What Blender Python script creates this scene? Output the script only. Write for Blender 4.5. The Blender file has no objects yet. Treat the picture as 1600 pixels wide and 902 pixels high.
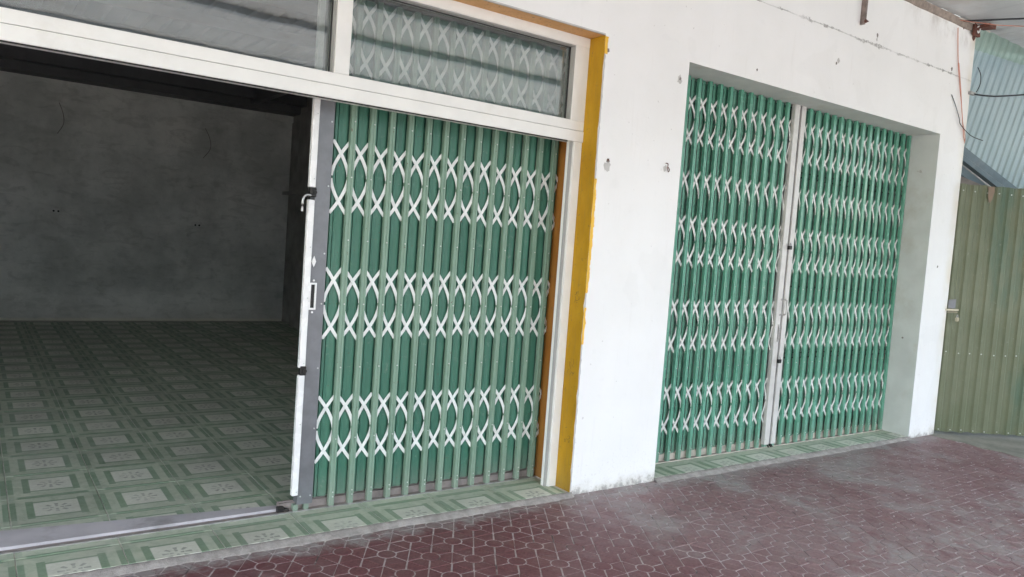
import bpy, bmesh, math, random
from mathutils import Vector, Matrix, noise
random.seed(7)
S = bpy.context.scene
COL = S.collection
R = math.radians

# ------------------------------------------------------------------ camera
cam_d = bpy.data.cameras.new("camera")
cam = bpy.data.objects.new("camera", cam_d)
COL.objects.link(cam)
cam_d.sensor_width = 36.0
cam_d.lens = 1201.05 / 1600 * 36.0
cam_d.clip_start = 0.05
cam_d.clip_end = 2000
cR = Vector((0.816137, -0.57322, 0.073063)); cU = Vector((-0.025707, 0.090296, 0.995583)); cF = Vector((0.577286, 0.814411, -0.058958))
M = Matrix((cR, cU, -cF)).transposed().to_4x4()
M.translation = Vector((-3.1128, -3.6025, 1.55))
cam.matrix_world = M
S.camera = cam

# ------------------------------------------------------------------ world, sun, exposure
SUN_EL, SUN_AZ = 50.0, 200.0            # azimuth measured clockwise from +Y
w = bpy.data.worlds.new("World"); S.world = w; w.use_nodes = True
wn = w.node_tree
for n in list(wn.nodes): wn.nodes.remove(n)
sky = wn.nodes.new('ShaderNodeTexSky'); sky.sky_type = 'NISHITA'; sky.sun_disc = False
sky.sun_elevation = R(SUN_EL); sky.sun_rotation = R(SUN_AZ); sky.air_density = 1.3; sky.dust_density = 3.0
bg = wn.nodes.new('ShaderNodeBackground'); bg.inputs[1].default_value = 0.15
wo = wn.nodes.new('ShaderNodeOutputWorld')
wn.links.new(sky.outputs[0], bg.inputs[0]); wn.links.new(bg.outputs[0], wo.inputs[0])
sd = bpy.data.lights.new("sun", 'SUN'); sd.energy = 5.0; sd.angle = R(0.5); sd.color = (1.0, 0.955, 0.89)
sun = bpy.data.objects.new("sun", sd); COL.objects.link(sun)
az, el = R(SUN_AZ), R(SUN_EL)
sun.rotation_euler = Vector((math.sin(az) * math.cos(el), math.cos(az) * math.cos(el), math.sin(el))).to_track_quat('Z', 'Y').to_euler()
S.view_settings.view_transform = 'Standard'; S.view_settings.look = 'None'
S.view_settings.exposure = 3.04; S.view_settings.gamma = 1.0
S.cycles.max_bounces = 10; S.cycles.diffuse_bounces = 6; S.cycles.glossy_bounces = 4; S.cycles.transparent_max_bounces = 12

# ------------------------------------------------------------------ node helpers
class N:
    """small wrapper round a material node tree"""
    def __init__(s, name, rough=.6, metal=0., spec=.5):
        s.m = bpy.data.materials.new(name); s.m.use_nodes = True; s.t = s.m.node_tree
        s.b = s.t.nodes['Principled BSDF']
        s.b.inputs['Roughness'].default_value = rough; s.b.inputs['Metallic'].default_value = metal
        s.b.inputs['Specular IOR Level'].default_value = spec
        s._p = None
    def new(s, k): return s.t.nodes.new(k)
    def put(s, sock, v):
        if isinstance(v, (int, float)): sock.default_value = v
        elif isinstance(v, tuple): sock.default_value = (*v, 1) if (len(v) == 3 and sock.type == 'RGBA') else v
        else: s.t.links.new(v, sock)
    def f(s, op, a, b=0., c=0., clamp=False):
        n = s.new('ShaderNodeMath'); n.operation = op; n.use_clamp = clamp
        s.put(n.inputs[0], a); s.put(n.inputs[1], b); s.put(n.inputs[2], c); return n.outputs[0]
    def mix(s, fac, a, b, mode='MIX'):
        n = s.new('ShaderNodeMix'); n.data_type = 'RGBA'; n.blend_type = mode
        s.put(n.inputs[0], fac); s.put(n.inputs[6], a); s.put(n.inputs[7], b); return n.outputs[2]
    def pos(s):
        if s._p is None: s._p = s.new('ShaderNodeNewGeometry').outputs['Position']
        return s._p
    def obj(s): return s.new('ShaderNodeTexCoord').outputs['Object']
    def sep(s, v):
        n = s.new('ShaderNodeSeparateXYZ'); s.put(n.inputs[0], v); return n.outputs
    def scl(s, v, k):
        n = s.new('ShaderNodeVectorMath'); n.operation = 'MULTIPLY'; s.put(n.inputs[0], v); n.inputs[1].default_value = k; return n.outputs[0]
    def noise(s, scale, detail=4, v=None, rough=.55, dist=0.):
        n = s.new('ShaderNodeTexNoise'); s.put(n.inputs['Vector'], v if v is not None else s.pos())
        n.inputs['Scale'].default_value = scale; n.inputs['Detail'].default_value = detail
        n.inputs['Roughness'].default_value = rough; n.inputs['Distortion'].default_value = dist; return n.outputs[0]
    def ramp(s, v, lo, hi, a=0., b=1.):
        n = s.new('ShaderNodeMapRange'); n.interpolation_type = 'SMOOTHSTEP'
        s.put(n.inputs[0], v); n.inputs[1].default_value = lo; n.inputs[2].default_value = hi
        n.inputs[3].default_value = a; n.inputs[4].default_value = b; return n.outputs[0]
    def rnd(s): return s.new('ShaderNodeObjectInfo').outputs['Random']
    def bump(s, h, strength=.3, dist=.01):
        n = s.new('ShaderNodeBump'); n.inputs['Strength'].default_value = strength; n.inputs['Distance'].default_value = dist
        s.put(n.inputs['Height'], h); s.t.links.new(n.outputs[0], s.b.inputs['Normal'])
    def col(s, v): s.put(s.b.inputs['Base Color'], v); return s
    def rough(s, v): s.put(s.b.inputs['Roughness'], v); return s

def plain(name, c, rough=.5, metal=0., var=.12, scale=9., bump=0., spec=.5, dirt=None, damt=.3):
    n = N(name, rough, metal, spec)
    k = n.noise(scale, 5)
    base = n.mix(n.ramp(k, .3, .7), tuple(x * (1 - var) for x in c), tuple(min(1, x * (1 + var)) for x in c))
    if dirt:
        base = n.mix(n.f('MULTIPLY', n.ramp(n.noise(scale * .6, 6, rough=.7), .5, .72), damt), base, dirt)
    n.col(base)
    n.rough(n.ramp(k, .2, .8, max(.05, rough - .08), min(1, rough + .1)))
    if bump: n.bump(n.noise(scale * 6, 4), bump, .004)
    return n.m

def band(n, v, lo, hi, soft=.006):
    return n.f('MULTIPLY', n.ramp(v, lo - soft, lo + soft), n.ramp(v, hi - soft, hi + soft, 1., 0.))

def wall_paint():
    n = N('white_wall_paint', .75, 0, .25)
    p = n.pos(); xyz = n.sep(p)
    big = n.noise(1.3, 5); fine = n.noise(14, 5, rough=.65)
    c = n.mix(n.ramp(big, .3, .7), (.80, .80, .785), (.845, .845, .835))
    c = n.mix(n.f('MULTIPLY', n.ramp(fine, .56, .78), .12), c, (.62, .62, .60))
    # faint streaks running down
    st = n.noise(3., 5, v=n.scl(p, (7, 7, .5)), rough=.7)
    c = n.mix(n.f('MULTIPLY', n.ramp(st, .55, .8), .2), c, (.62, .59, .54))
    # construction joint high on the wall, broken and stained
    wob = n.f('MULTIPLY', n.f('SUBTRACT', n.noise(1.1, 5, rough=.6), .5), .045)
    dz = n.f('ABSOLUTE', n.f('SUBTRACT', xyz[2], n.f('ADD', 3.383, wob)))
    wid = n.ramp(n.noise(7.5, 5, rough=.75), .46, .70, .0022, .026)
    wid = n.f('MULTIPLY', wid, n.ramp(xyz[0], 1.0, 1.7))
    jm = n.f('MULTIPLY', n.ramp(n.f('SUBTRACT', dz, wid), -.003, .004, 1., 0.), n.ramp(n.noise(38, 3), .32, .52, .35, 1.))
    c = n.mix(n.f('MULTIPLY', jm, n.ramp(n.noise(3.1, 4), .38, .62, .25, .85)), c, (.27, .265, .25))
    # rain stain under the canopy
    top = n.f('MULTIPLY', n.ramp(xyz[2], 3.60, 3.86), n.ramp(n.noise(7, 5, v=n.scl(p, (1, 1, .5)), rough=.7), .42, .68))
    top = n.f('MULTIPLY', top, n.ramp(xyz[0], 2.9, 4.4))
    c = n.mix(n.f('MULTIPLY', top, .75), c, (.30, .25, .21))
    # yellowed corner
    cor = n.f('MULTIPLY', n.ramp(xyz[0], 4.40, 4.56), n.ramp(n.noise(3.5, 4), .35, .65, .2, 1.))
    c = n.mix(n.f('MULTIPLY', cor, .55), c, (.66, .58, .42))
    # splashed base and worn plaster
    gz = n.f('ADD', xyz[2], n.f('MULTIPLY', n.f('SUBTRACT', n.noise(9, 6, rough=.7), .5), .26))
    c = n.mix(n.ramp(gz, -.03, .10, .55, 0.), c, (.46, .42, .34))
    wear = n.f('MULTIPLY', n.ramp(gz, .0, .045, 1., 0.), n.ramp(n.noise(30, 5, rough=.7), .38, .55))
    c = n.mix(n.f('MULTIPLY', wear, .85), c, (.30, .29, .27))
    pt = n.ramp(n.noise(1.9, 3, dist=.6), .60, .625)
    c = n.mix(n.f('MULTIPLY', pt, .10), c, (.66, .66, .64))
    spl = n.f('MULTIPLY', n.ramp(xyz[2], .02, .42, 1., 0.), n.ramp(n.noise(48, 4, rough=.7), .56, .66))
    c = n.mix(n.f('MULTIPLY', spl, .30), c, (.45, .40, .34))
    sp = n.f('MULTIPLY', n.ramp(n.noise(26, 2), .71, .76), .45)
    c = n.mix(sp, c, (.42, .41, .39))
    n.col(c)
    n.bump(n.f('SUBTRACT', n.f('ADD', n.f('ADD', n.f('MULTIPLY', fine, .5), n.f('MULTIPLY', n.noise(2.6, 3), 3.2)), n.f('MULTIPLY', n.noise(60, 3), .25)), n.f('MULTIPLY', jm, 1.2)), .4, .007)
    return n.m

def tile_mat():
    n = N('printed_ceramic_tile', .32, 0, .25)
    o = n.obj(); xyz = n.sep(o)
    u = n.f('DIVIDE', xyz[0], .413); v = n.f('DIVIDE', xyz[1], .413)
    au, av = n.f('ABSOLUTE', u), n.f('ABSOLUTE', v)
    d = n.f('MAXIMUM', au, av)
    big = n.noise(9, 5, rough=.7); fin = n.noise(45, 4, rough=.7)
    marble = n.mix(n.ramp(n.noise(17, 6, rough=.7, dist=.6), .30, .66), (.33, .41, .28), (.47, .52, .39))
    panel = n.mix(n.ramp(fin, .3, .75), (.55, .57, .46), (.65, .66, .56))
    green = n.mix(n.ramp(n.noise(60, 3), .3, .7), (.14, .245, .14), (.175, .29, .17))
    c = n.mix(n.ramp(d, .238, .246), panel, marble)
    side = n.f('MULTIPLY', band(n, au, .243, .325), n.ramp(av, .315, .325, 1., 0.))
    topb = n.f('MULTIPLY', band(n, av, .246, .285), n.ramp(au, .315, .325, 1., 0.))
    outu = n.f('MULTIPLY', n.ramp(au, .425, .435), n.ramp(av, .30, .34, 1., .25))
    outv = n.f('MULTIPLY', n.ramp(av, .445, .455), n.ramp(au, .38, .42, 1., .3))
    bars = n.f('MAXIMUM', n.f('MAXIMUM', side, topb), n.f('MAXIMUM', outu, outv))
    c = n.mix(n.f('MULTIPLY', bars, .85), c, green)
    # small eight petalled motif
    r = n.f('SQRT', n.f('ADD', n.f('MULTIPLY', u, u), n.f('MULTIPLY', v, v)))
    th = n.f('ARCTAN2', v, u)
    pet = n.ramp(n.f('COSINE', n.f('MULTIPLY', th, 8.)), .1, .5)
    ring = n.f('MAXIMUM', n.f('MULTIPLY', band(n, r, .035, .075), n.ramp(n.f('COSINE', n.f('MULTIPLY', th, 4.)), .2, .6)), n.f('MULTIPLY', band(n, r, .085, .155), pet))
    c = n.mix(n.f('MULTIPLY', n.f('MULTIPLY', ring, n.ramp(n.noise(8, 3), .3, .6, .35, 1.)), .65), c, (.15, .18, .145))
    # trodden-in dust
    c = n.mix(n.f('MULTIPLY', n.ramp(n.noise(2.4, 6, rough=.6), .38, .8), .4), c, (.33, .32, .28))
    hs = n.new('ShaderNodeHueSaturation'); n.put(hs.inputs['Color'], c)
    n.put(hs.inputs['Value'], n.f('ADD', .88, n.f('MULTIPLY', n.rnd(), .18))); n.put(hs.inputs['Saturation'], .8)
    n.col(hs.outputs[0])
    n.rough(n.ramp(big, .3, .75, .3, .6))
    n.bump(n.noise(3.5, 2), .05, .01)
    return n.m

def paver_mat():
    n = N('maroon_cement_paver', .6, 0, .35)
    p = n.pos(); xyz = n.sep(p)
    a = n.noise(55, 5, rough=.7)
    red = n.mix(n.ramp(a, .3, .7), (.105, .039, .043), (.165, .068, .071))
    pale = n.mix(n.ramp(a, .3, .7), (.20, .125, .130), (.27, .18, .183))
    fade = n.f('ADD', n.ramp(xyz[0], -.9, .5), n.f('MULTIPLY', n.f('SUBTRACT', n.noise(1.7, 5), .5), 1.1), clamp=True)
    fade = n.f('MULTIPLY', fade, n.f('ADD', .62, n.f('MULTIPLY', n.rnd(), .6)), clamp=True)
    c = n.mix(n.f('MULTIPLY', fade, .85), red, pale)
    # grey cement dust: against the step and in drifting patches
    near = n.ramp(n.f('ADD', xyz[1], n.f('MULTIPLY', n.noise(6, 7, rough=.75, dist=.5), .50)), .06, .17)
    patch = n.f('MULTIPLY', n.ramp(n.noise(1.15, 6, rough=.66, dist=.4), .50, .64), n.ramp(xyz[0], -1.0, .6, .55, 1.))
    drift = n.f('MULTIPLY', n.f('MULTIPLY', n.ramp(xyz[0], .1, 1.0), n.ramp(n.f('ADD', xyz[1], n.f('MULTIPLY', n.noise(1.6, 5), 1.1)), -.95, -.45, 1., 0.)), n.ramp(n.noise(3.5, 6, rough=.72, dist=.7), .40, .58))
    dust = n.f('MAXIMUM', n.f('MAXIMUM', n.f('MULTIPLY', near, .85), n.f('MULTIPLY', patch, .75)), n.f('MULTIPLY', drift, .85))
    dust = n.f('MULTIPLY', dust, n.ramp(n.noise(24, 5, rough=.7), .3, .62, .35, 1.))
    dust = n.f('MULTIPLY', dust, n.f('ADD', .62, n.f('MULTIPLY', n.rnd(), .6)), clamp=True)
    c = n.mix(dust, c, (.29, .272, .262))
    sc = n.ramp(n.noise(5, 6, v=n.scl(p, (1, 2.4, 1)), rough=.75, dist=1.2), .60, .72)
    c = n.mix(n.f('MULTIPLY', sc, .35), c, (.42, .385, .375))
    n.col(c)
    n.rough(n.ramp(n.noise(6, 4), .3, .7, .42, .68))
    n.bump(n.f('ADD', n.noise(110, 3), n.f('MULTIPLY', n.noise(14, 3), .7)), .22, .003)
    return n.m

def bed_mat():
    n = N('pale_joint_mortar', .85, 0, .2)
    a = n.noise(30, 5)
    c = n.mix(n.ramp(a, .3, .7), (.33, .295, .29), (.52, .48, .475))
    c = n.mix(n.ramp(n.noise(5, 4), .58, .66, 0., .85), c, (.05, .042, .04))
    n.col(c); n.bump(a, .4, .004)
    return n.m

def concrete(name, c, sc=5., b=.35):
    n = N(name, .85, 0, .25)
    a = n.noise(sc, 7, rough=.7); g = n.noise(sc * 12, 4)
    k = n.mix(n.ramp(a, .3, .7), tuple(x * .72 for x in c), tuple(min(1, x * 1.2) for x in c))
    k = n.mix(n.f('MULTIPLY', n.ramp(g, .5, .8), .3), k, tuple(x * .6 for x in c))
    n.col(k); n.bump(n.f('ADD', a, n.f('MULTIPLY', g, .5)), b, .006)
    return n.m

def plaster_inside():
    n = N('bare_room_plaster', .85, 0, .2)
    p = n.pos(); xyz = n.sep(p)
    a = n.noise(1.1, 6, rough=.65); b = n.noise(6, 6, rough=.7)
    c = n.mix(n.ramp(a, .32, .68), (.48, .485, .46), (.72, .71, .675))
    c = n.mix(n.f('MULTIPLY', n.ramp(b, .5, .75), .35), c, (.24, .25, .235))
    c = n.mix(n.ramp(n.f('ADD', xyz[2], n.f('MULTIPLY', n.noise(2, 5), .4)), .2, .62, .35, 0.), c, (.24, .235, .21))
    tr = n.noise(3.5, 7, v=n.scl(p, (1, 1, 2.6)), rough=.65, dist=.8)
    c = n.mix(n.f('MULTIPLY', n.ramp(tr, .48, .68), .32), c, (.25, .25, .225))
    c = n.mix(n.f('MULTIPLY', n.ramp(xyz[2], .03, .07, 1., 0.), .5), c, (.62, .58, .44))
    n.col(c); n.bump(n.f('ADD', b, tr), .45, .02)
    return n.m

def enamel(name, c, c2, rough=.32, sc=3.):
    """old shutter enamel: streaked vertically, chalky here and there"""
    n = N(name, rough, 0, .5)
    p = n.pos()
    a = n.noise(sc, 4, v=n.scl(p, (2, 2, .35)), rough=.55)
    k = n.mix(n.f('ADD', n.f('MULTIPLY', n.ramp(a, .32, .68), .7), n.f('MULTIPLY', n.rnd(), .5), clamp=True), c, c2)
    wet = n.noise(1.4, 6, v=n.scl(p, (6, 6, 1)), rough=.7, dist=.3)
    k = n.mix(n.f('MULTIPLY', n.ramp(wet, .58, .74), .16), k, (.10, .115, .085))
    k = n.mix(n.f('MULTIPLY', n.ramp(n.noise(55, 3), .68, .74), .7), k, (.13, .07, .04))
    k = n.mix(n.f('MULTIPLY', n.ramp(n.noise(20, 6, rough=.75), .58, .74), .28), k, (.40, .42, .38))
    g = n.sep(p)[2]
    k = n.mix(n.f('MULTIPLY', n.ramp(n.f('ADD', g, n.f('MULTIPLY', n.noise(12, 4), .2)), .12, .35, .5, 0.), .7), k, (.30, .29, .25))
    n.col(k); n.rough(n.ramp(n.noise(7, 4), .3, .7, rough - .08, rough + .16))
    n.bump(n.noise(70, 2), .04, .002)
    return n.m

def yellow_paint(name, a, b):
    n = N(name, .6, 0, .22)
    p = n.pos(); k = n.noise(5, 6, v=n.scl(p, (1, 1, .5)), rough=.65)
    c = n.mix(n.ramp(k, .32, .7), a, b)
    c = n.mix(n.f('MULTIPLY', n.ramp(n.noise(9, 5, v=n.scl(p, (6, 6, .7)), rough=.7), .5, .72), .4), c, (.30, .20, .05))
    c = n.mix(n.f('MULTIPLY', n.ramp(n.noise(30, 5, rough=.75), .60, .68), .7), c, (.16, .12, .06))
    c = n.mix(n.f('MULTIPLY', n.ramp(n.sep(p)[2], .0, .25, 1., 0.), .25), c, (.20, .17, .10))
    n.col(c); n.bump(n.noise(50, 4), .15, .003)
    return n.m

def glass_mat(name, refl, tint, rough=.015):
    n = N(name)
    for x in list(n.t.nodes):
        if x.type == 'BSDF_PRINCIPLED': n.t.nodes.remove(x)
    tr = n.new('ShaderNodeBsdfTransparent'); tr.inputs[0].default_value = (*tint, 1)
    gl = n.new('ShaderNodeBsdfGlossy'); gl.inputs['Roughness'].default_value = rough
    gl.inputs[0].default_value = (.95, .97, 1, 1)
    df = n.new('ShaderNodeBsdfDiffuse'); df.inputs[0].default_value = (.55, .54, .50, 1)
    lw = n.new('ShaderNodeLayerWeight'); lw.inputs[0].default_value = .35
    f = n.f('ADD', n.f('MULTIPLY', lw.outputs['Fresnel'], .5), refl, clamp=True)
    m1 = n.new('ShaderNodeMixShader'); n.put(m1.inputs[0], f); n.t.links.new(tr.outputs[0], m1.inputs[1]); n.t.links.new(gl.outputs[0], m1.inputs[2])
    m2 = n.new('ShaderNodeMixShader')
    dust = n.f('ADD', .03, n.f('MULTIPLY', n.ramp(n.noise(7, 6, v=n.scl(n.pos(), (1, 1, 2)), rough=.75, dist=.8), .45, .75), .06))
    n.put(m2.inputs[0], dust); n.t.links.new(m1.outputs[0], m2.inputs[1]); n.t.links.new(df.outputs[0], m2.inputs[2])
    bp = n.new('ShaderNodeBump'); bp.inputs['Strength'].default_value = .03; bp.inputs['Distance'].default_value = .02
    n.put(bp.inputs['Height'], n.noise(2.2, 2)); n.t.links.new(bp.outputs[0], gl.inputs['Normal'])
    n.t.links.new(m2.outputs[0], n.t.nodes['Material Output'].inputs[0])
    return n.m

MT = dict(
    wall=wall_paint(), tile=tile_mat(), paver=paver_mat(), bed=bed_mat(), inside=plaster_inside(),
    lip=concrete('rough_cement_lip', (.33, .305, .285), 16, .8), grout=concrete('pale_grout', (.58, .56, .52), 9), slab=concrete('grey_concrete_slab', (.24, .235, .20), 4),
    reveal=plain('shaded_reveal_plaster', (.60, .62, .60), .8, var=.06, scale=4, bump=.25, spec=.2, dirt=(.42, .38, .30), damt=.35),  # greyer than the front wall: the side-on shade is put into the colour
    street=concrete('street_asphalt', (.11, .11, .108), 2), ground=concrete('dry_ground', (.32, .29, .25), .6),
    dark_conc=concrete('unpainted_concrete', (.26, .25, .235), 3),
    yjamb=yellow_paint('yellow_jamb_paint', (.42, .225, .008), (.52, .295, .016)),
    yface=yellow_paint('yellow_overpaint', (.78, .46, .05), (.86, .54, .09)),
    osoff=yellow_paint('orange_soffit_paint', (.62, .34, .12), (.70, .42, .19)),
    oshade=yellow_paint('shaded_ochre_paint', (.29, .115, .022), (.37, .16, .035)),
    alu=plain('white_powder_coat', (.80, .80, .765), .38, var=.03, scale=6, dirt=(.60, .57, .50), damt=.25),
    joint_shade=plain('grey_joint_and_shade', (.36, .36, .34), .5, var=.05),  # grey of the rail joint, also painted shade on frame sides
    rubber=plain('black_gasket', (.02, .02, .02), .6),
    post=enamel('pale_green_post', (.185, .29, .215), (.23, .345, .262), .38),  # post greens set paler than leaf greens
    leaf=enamel('green_leaf', (.045, .160, .108), (.064, .200, .135), .36),
    post2=enamel('mint_green_post', (.12, .345, .245), (.17, .41, .305), .2),
    leaf2=enamel('mint_green_leaf', (.075, .225, .155), (.12, .285, .21), .3),
    deep=plain('deep_green_fold', (.018, .085, .058), .45),
    lattice=plain('white_lattice_strip', (.84, .86, .835), .4, var=.03, scale=20, dirt=(.5, .48, .42), damt=.3),
    lattice2=plain('dusty_lattice_strip', (.74, .74, .71), .4, var=.06, scale=16, dirt=(.35, .33, .28), damt=.4),
    white=plain('glossy_white_strip', (.84, .84, .83), .25, var=.03, scale=12, dirt=(.5, .48, .45), damt=.3),
    plate=plain('grey_steel_plate', (.19, .195, .205), .42, .3, var=.10, scale=14),
    mull=plain('cream_lead_post', (.60, .585, .56), .38, var=.06, scale=6, dirt=(.35, .33, .30), damt=.4),
    gap=plain('grey_meeting_strip', (.15, .145, .16), .45, .3),
    steel=plain('worn_steel', (.42, .41, .40), .38, .8, var=.15, scale=30),
    rivet=plain('rivet_metal', (.55, .58, .55), .35, .6),
    black=plain('black_iron', (.018, .017, .016), .45, .3),
    track=plain('dusty_steel_track', (.27, .235, .22), .55, .2, var=.2, scale=12, dirt=(.12, .10, .09), damt=.6),
    track2=plain('cream_steel_track', (.50, .45, .39), .5, var=.15, scale=12, dirt=(.2, .17, .14), damt=.5),
    sill=plain('lavender_grey_sill', (.50, .48, .50), .5, .1, var=.10, scale=5, dirt=(.16, .15, .14), damt=.5),
    gate=None, blue=None,
    can=plain('canopy_sheet_metal', (.50, .52, .53), .45, .2, var=.08, scale=2.5, dirt=(.35, .30, .27), damt=.45),
    purlin=plain('blue_grey_purlin', (.27, .32, .36), .5, .2),
    rust=plain('rusted_iron', (.12, .045, .03), .8, var=.4, scale=40, bump=.4),
    cabb=plain('black_cable', (.02, .025, .03), .5), cabr=plain('faded_red_wire', (.55, .24, .17), .55),
    cabw=plain('pale_wire', (.62, .58, .52), .5), ceil=plain('dark_ceiling_sheet', (.08, .082, .085), .6, var=.2, scale=2),
    beam=plain('dark_roof_beam', (.085, .085, .09), .6), brass=plain('brass_padlock', (.46, .42, .32), .4, .7),
    tape=plain('brown_tape_strip', (.22, .16, .11), .6), wood=plain('weathered_timber', (.26, .22, .20), .8, var=.25, scale=8),
    girder=plain('blue_steel_girder', (.17, .22, .245), .45, .2, dirt=(.30, .32, .32), damt=.4), hole=plain('dark_chipped_plaster', (.20, .185, .17), .9),
    chip=plain('grey_patch_plaster', (.52, .51, .49), .9, bump=.4), pen=plain('marker_pen', (.12, .09, .03), .7),
    facade=plain('pale_far_facade', (.62, .60, .55), .8, var=.06, scale=1), fglass=plain('far_window_glass', (.06, .08, .10), .15),
)
def sheet_mat(name, a, b, patch=None, rough=.45):
    n = N(name, rough, .1, .45)
    p = n.pos(); k = n.noise(2.2, 6, rough=.65)
    c = n.mix(n.ramp(k, .3, .7), a, b)
    if patch: c = n.mix(n.f('MULTIPLY', n.ramp(n.noise(1.6, 5, v=n.scl(p, (1, 1, .4))), .56, .7), .7), c, patch)
    c = n.mix(n.f('MULTIPLY', n.ramp(n.noise(22, 5, rough=.75), .6, .76), .4), c, (.40, .40, .34))
    n.col(c); n.bump(k, .1, .01); return n.m
MT['gate'] = sheet_mat('olive_green_sheet', (.125, .145, .085), (.165, .18, .115), (.06, .125, .085))
MT['blue'] = sheet_mat('pale_teal_sheet', (.40, .52, .55), (.47, .58, .60))
MT['flash'] = sheet_mat('pale_green_flashing', (.36, .49, .45), (.42, .55, .50))

# ------------------------------------------------------------------ mesh helpers
def mk(name, bm, mat, parent=None, loc=None, kind=None, smooth=False, recalc=True):
    if recalc: bmesh.ops.recalc_face_normals(bm, faces=bm.faces)
    me = bpy.data.meshes.new(name); bm.to_mesh(me); bm.free()
    for m in (mat if isinstance(mat, (list, tuple)) else [mat]): me.materials.append(m)
    if smooth: me.polygons.foreach_set('use_smooth', [True] * len(me.polygons))
    o = bpy.data.objects.new(name, me); COL.objects.link(o)
    if parent is not None: o.parent = parent
    if loc is not None: o.location = loc
    if kind: o['kind'] = kind
    return o
def inst(src, parent, loc, rot=None, sc=None):
    o = src.copy(); COL.objects.link(o); o.parent = parent; o.location = loc
    if rot is not None: o.rotation_euler = rot
    if sc is not None: o.scale = sc
    return o
def box(bm, x0, x1, y0, y1, z0, z1, mi=0):
    v = [bm.verts.new(p) for p in ((x0,y0,z0),(x1,y0,z0),(x1,y1,z0),(x0,y1,z0),(x0,y0,z1),(x1,y0,z1),(x1,y1,z1),(x0,y1,z1))]
    for q in ((0,3,2,1),(4,5,6,7),(0,1,5,4),(1,2,6,5),(2,3,7,6),(3,0,4,7)):
        f = bm.faces.new([v[i] for i in q]); f.material_index = mi
    return v
def nb(*a, bev=0., **k):
    bm = bmesh.new(); box(bm, *a)
    if bev: bmesh.ops.bevel(bm, geom=bm.edges[:], offset=bev, segments=1, affect='EDGES')
    return bm
def prism(bm, pts, fn, mi=0):
    """pts: closed 2-D outline; fn(p, k) -> 3-D point for the end k = 0 / 1"""
    a = [bm.verts.new(fn(p, 0)) for p in pts]; b = [bm.verts.new(fn(p, 1)) for p in pts]
    n = len(pts)
    for i in range(n):
        f = bm.faces.new((a[i], a[(i+1) % n], b[(i+1) % n], b[i])); f.material_index = mi
    for s in (a[::-1], b):
        f = bm.faces.new(s); f.material_index = mi
def tube(bm, pts, r, seg=7, mi=0, caps=True):
    pts = [Vector(p) for p in pts]; rings = []
    for i, p in enumerate(pts):
        t = (pts[min(i+1, len(pts)-1)] - pts[max(i-1, 0)]).normalized()
        s = t.cross(Vector((0, 0, 1)))
        if s.length < .05: s = t.cross(Vector((1, 0, 0)))
        s.normalize(); u = s.cross(t)
        rings.append([bm.verts.new(p + r * (math.cos(k * 2 * math.pi / seg) * s + math.sin(k * 2 * math.pi / seg) * u)) for k in range(seg)])
    for a, b in zip(rings, rings[1:]):
        for k in range(seg):
            f = bm.faces.new((a[k], a[(k+1) % seg], b[(k+1) % seg], b[k])); f.material_index = mi
    if caps: bm.faces.new(rings[0][::-1]).material_index = mi; bm.faces.new(rings[-1]).material_index = mi
def disc(bm, c, n, r, h, seg=8, mi=0):
    c = Vector(c); n = Vector(n).normalized(); tube(bm, [c, c + n * h], r, seg, mi)
def spline(pts, k=6):
    P = [Vector(p) for p in pts]; out = []
    for i in range(len(P) - 1):
        a, b, c, d = P[max(i-1, 0)], P[i], P[i+1], P[min(i+2, len(P)-1)]
        for j in range(k):
            t = j / k
            out.append(.5 * ((2*b) + (c-a)*t + (2*a-5*b+4*c-d)*t*t + (3*b-a-3*c+d)*t**3))
    out.append(P[-1]); return out
def thing(name, label, cat, loc=(0, 0, 0), group=None):
    o = bpy.data.objects.new(name, None); COL.objects.link(o); o.location = loc; o.empty_display_size = .1
    o['label'] = label; o['category'] = cat
    if group: o['group'] = group
    return o
def tag(o, label, cat, group=None):
    o['label'] = label; o['category'] = cat
    if group: o['group'] = group
    return o
def off(bm, L):
    bmesh.ops.translate(bm, verts=bm.verts, vec=-Vector(L)); return bm
def corrug(bm, P0, U, V, width, vfun, pitch, amp, prof=None, mi=0, shear=0., thick=.0008):
    """corrugated sheet: U across the ribs, V along them, vfun(s) -> (v0, v1)"""
    P0, U, V = Vector(P0), Vector(U).normalized(), Vector(V).normalized()
    Nn = U.cross(V).normalized()
    prof = prof or [(0, 0), (.22, 0), (.32, 1), (.68, 1), (.78, 0)]
    rows = []
    k = 0
    while True:
        done = False
        for a, h in prof:
            s = (k + a) * pitch
            if s > width: s = width; done = True
            v0, v1 = vfun(s)
            rows.append((bm.verts.new(P0 + U * s + V * v0 + U * shear * v0 + Nn * h * amp), bm.verts.new(P0 + U * s + V * v1 + U * shear * v1 + Nn * h * amp)))
            if done: break
        if done: break
        k += 1
    for a, b in zip(rows, rows[1:]):
        f = bm.faces.new((a[0], b[0], b[1], a[1])); f.material_index = mi

# ================================================================== GROUND
g = bmesh.new(); box(g, -300, 300, -300, 300, -.62, -.40)
mk('ground', g, MT['ground'], kind='structure')
g = nb(-80, 80, -16.0, -6.95, -.5, -.14); mk('street', g, MT['street'], kind='structure')
g = nb(-80, 80, -6.95, -6.80, -.5, .0, bev=.01); mk('kerb', g, MT['slab'], kind='structure')
g = nb(-80, 80, -60., -16.0, -.5, -.0); mk('far_pavement', g, MT['slab'], kind='structure')

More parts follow.
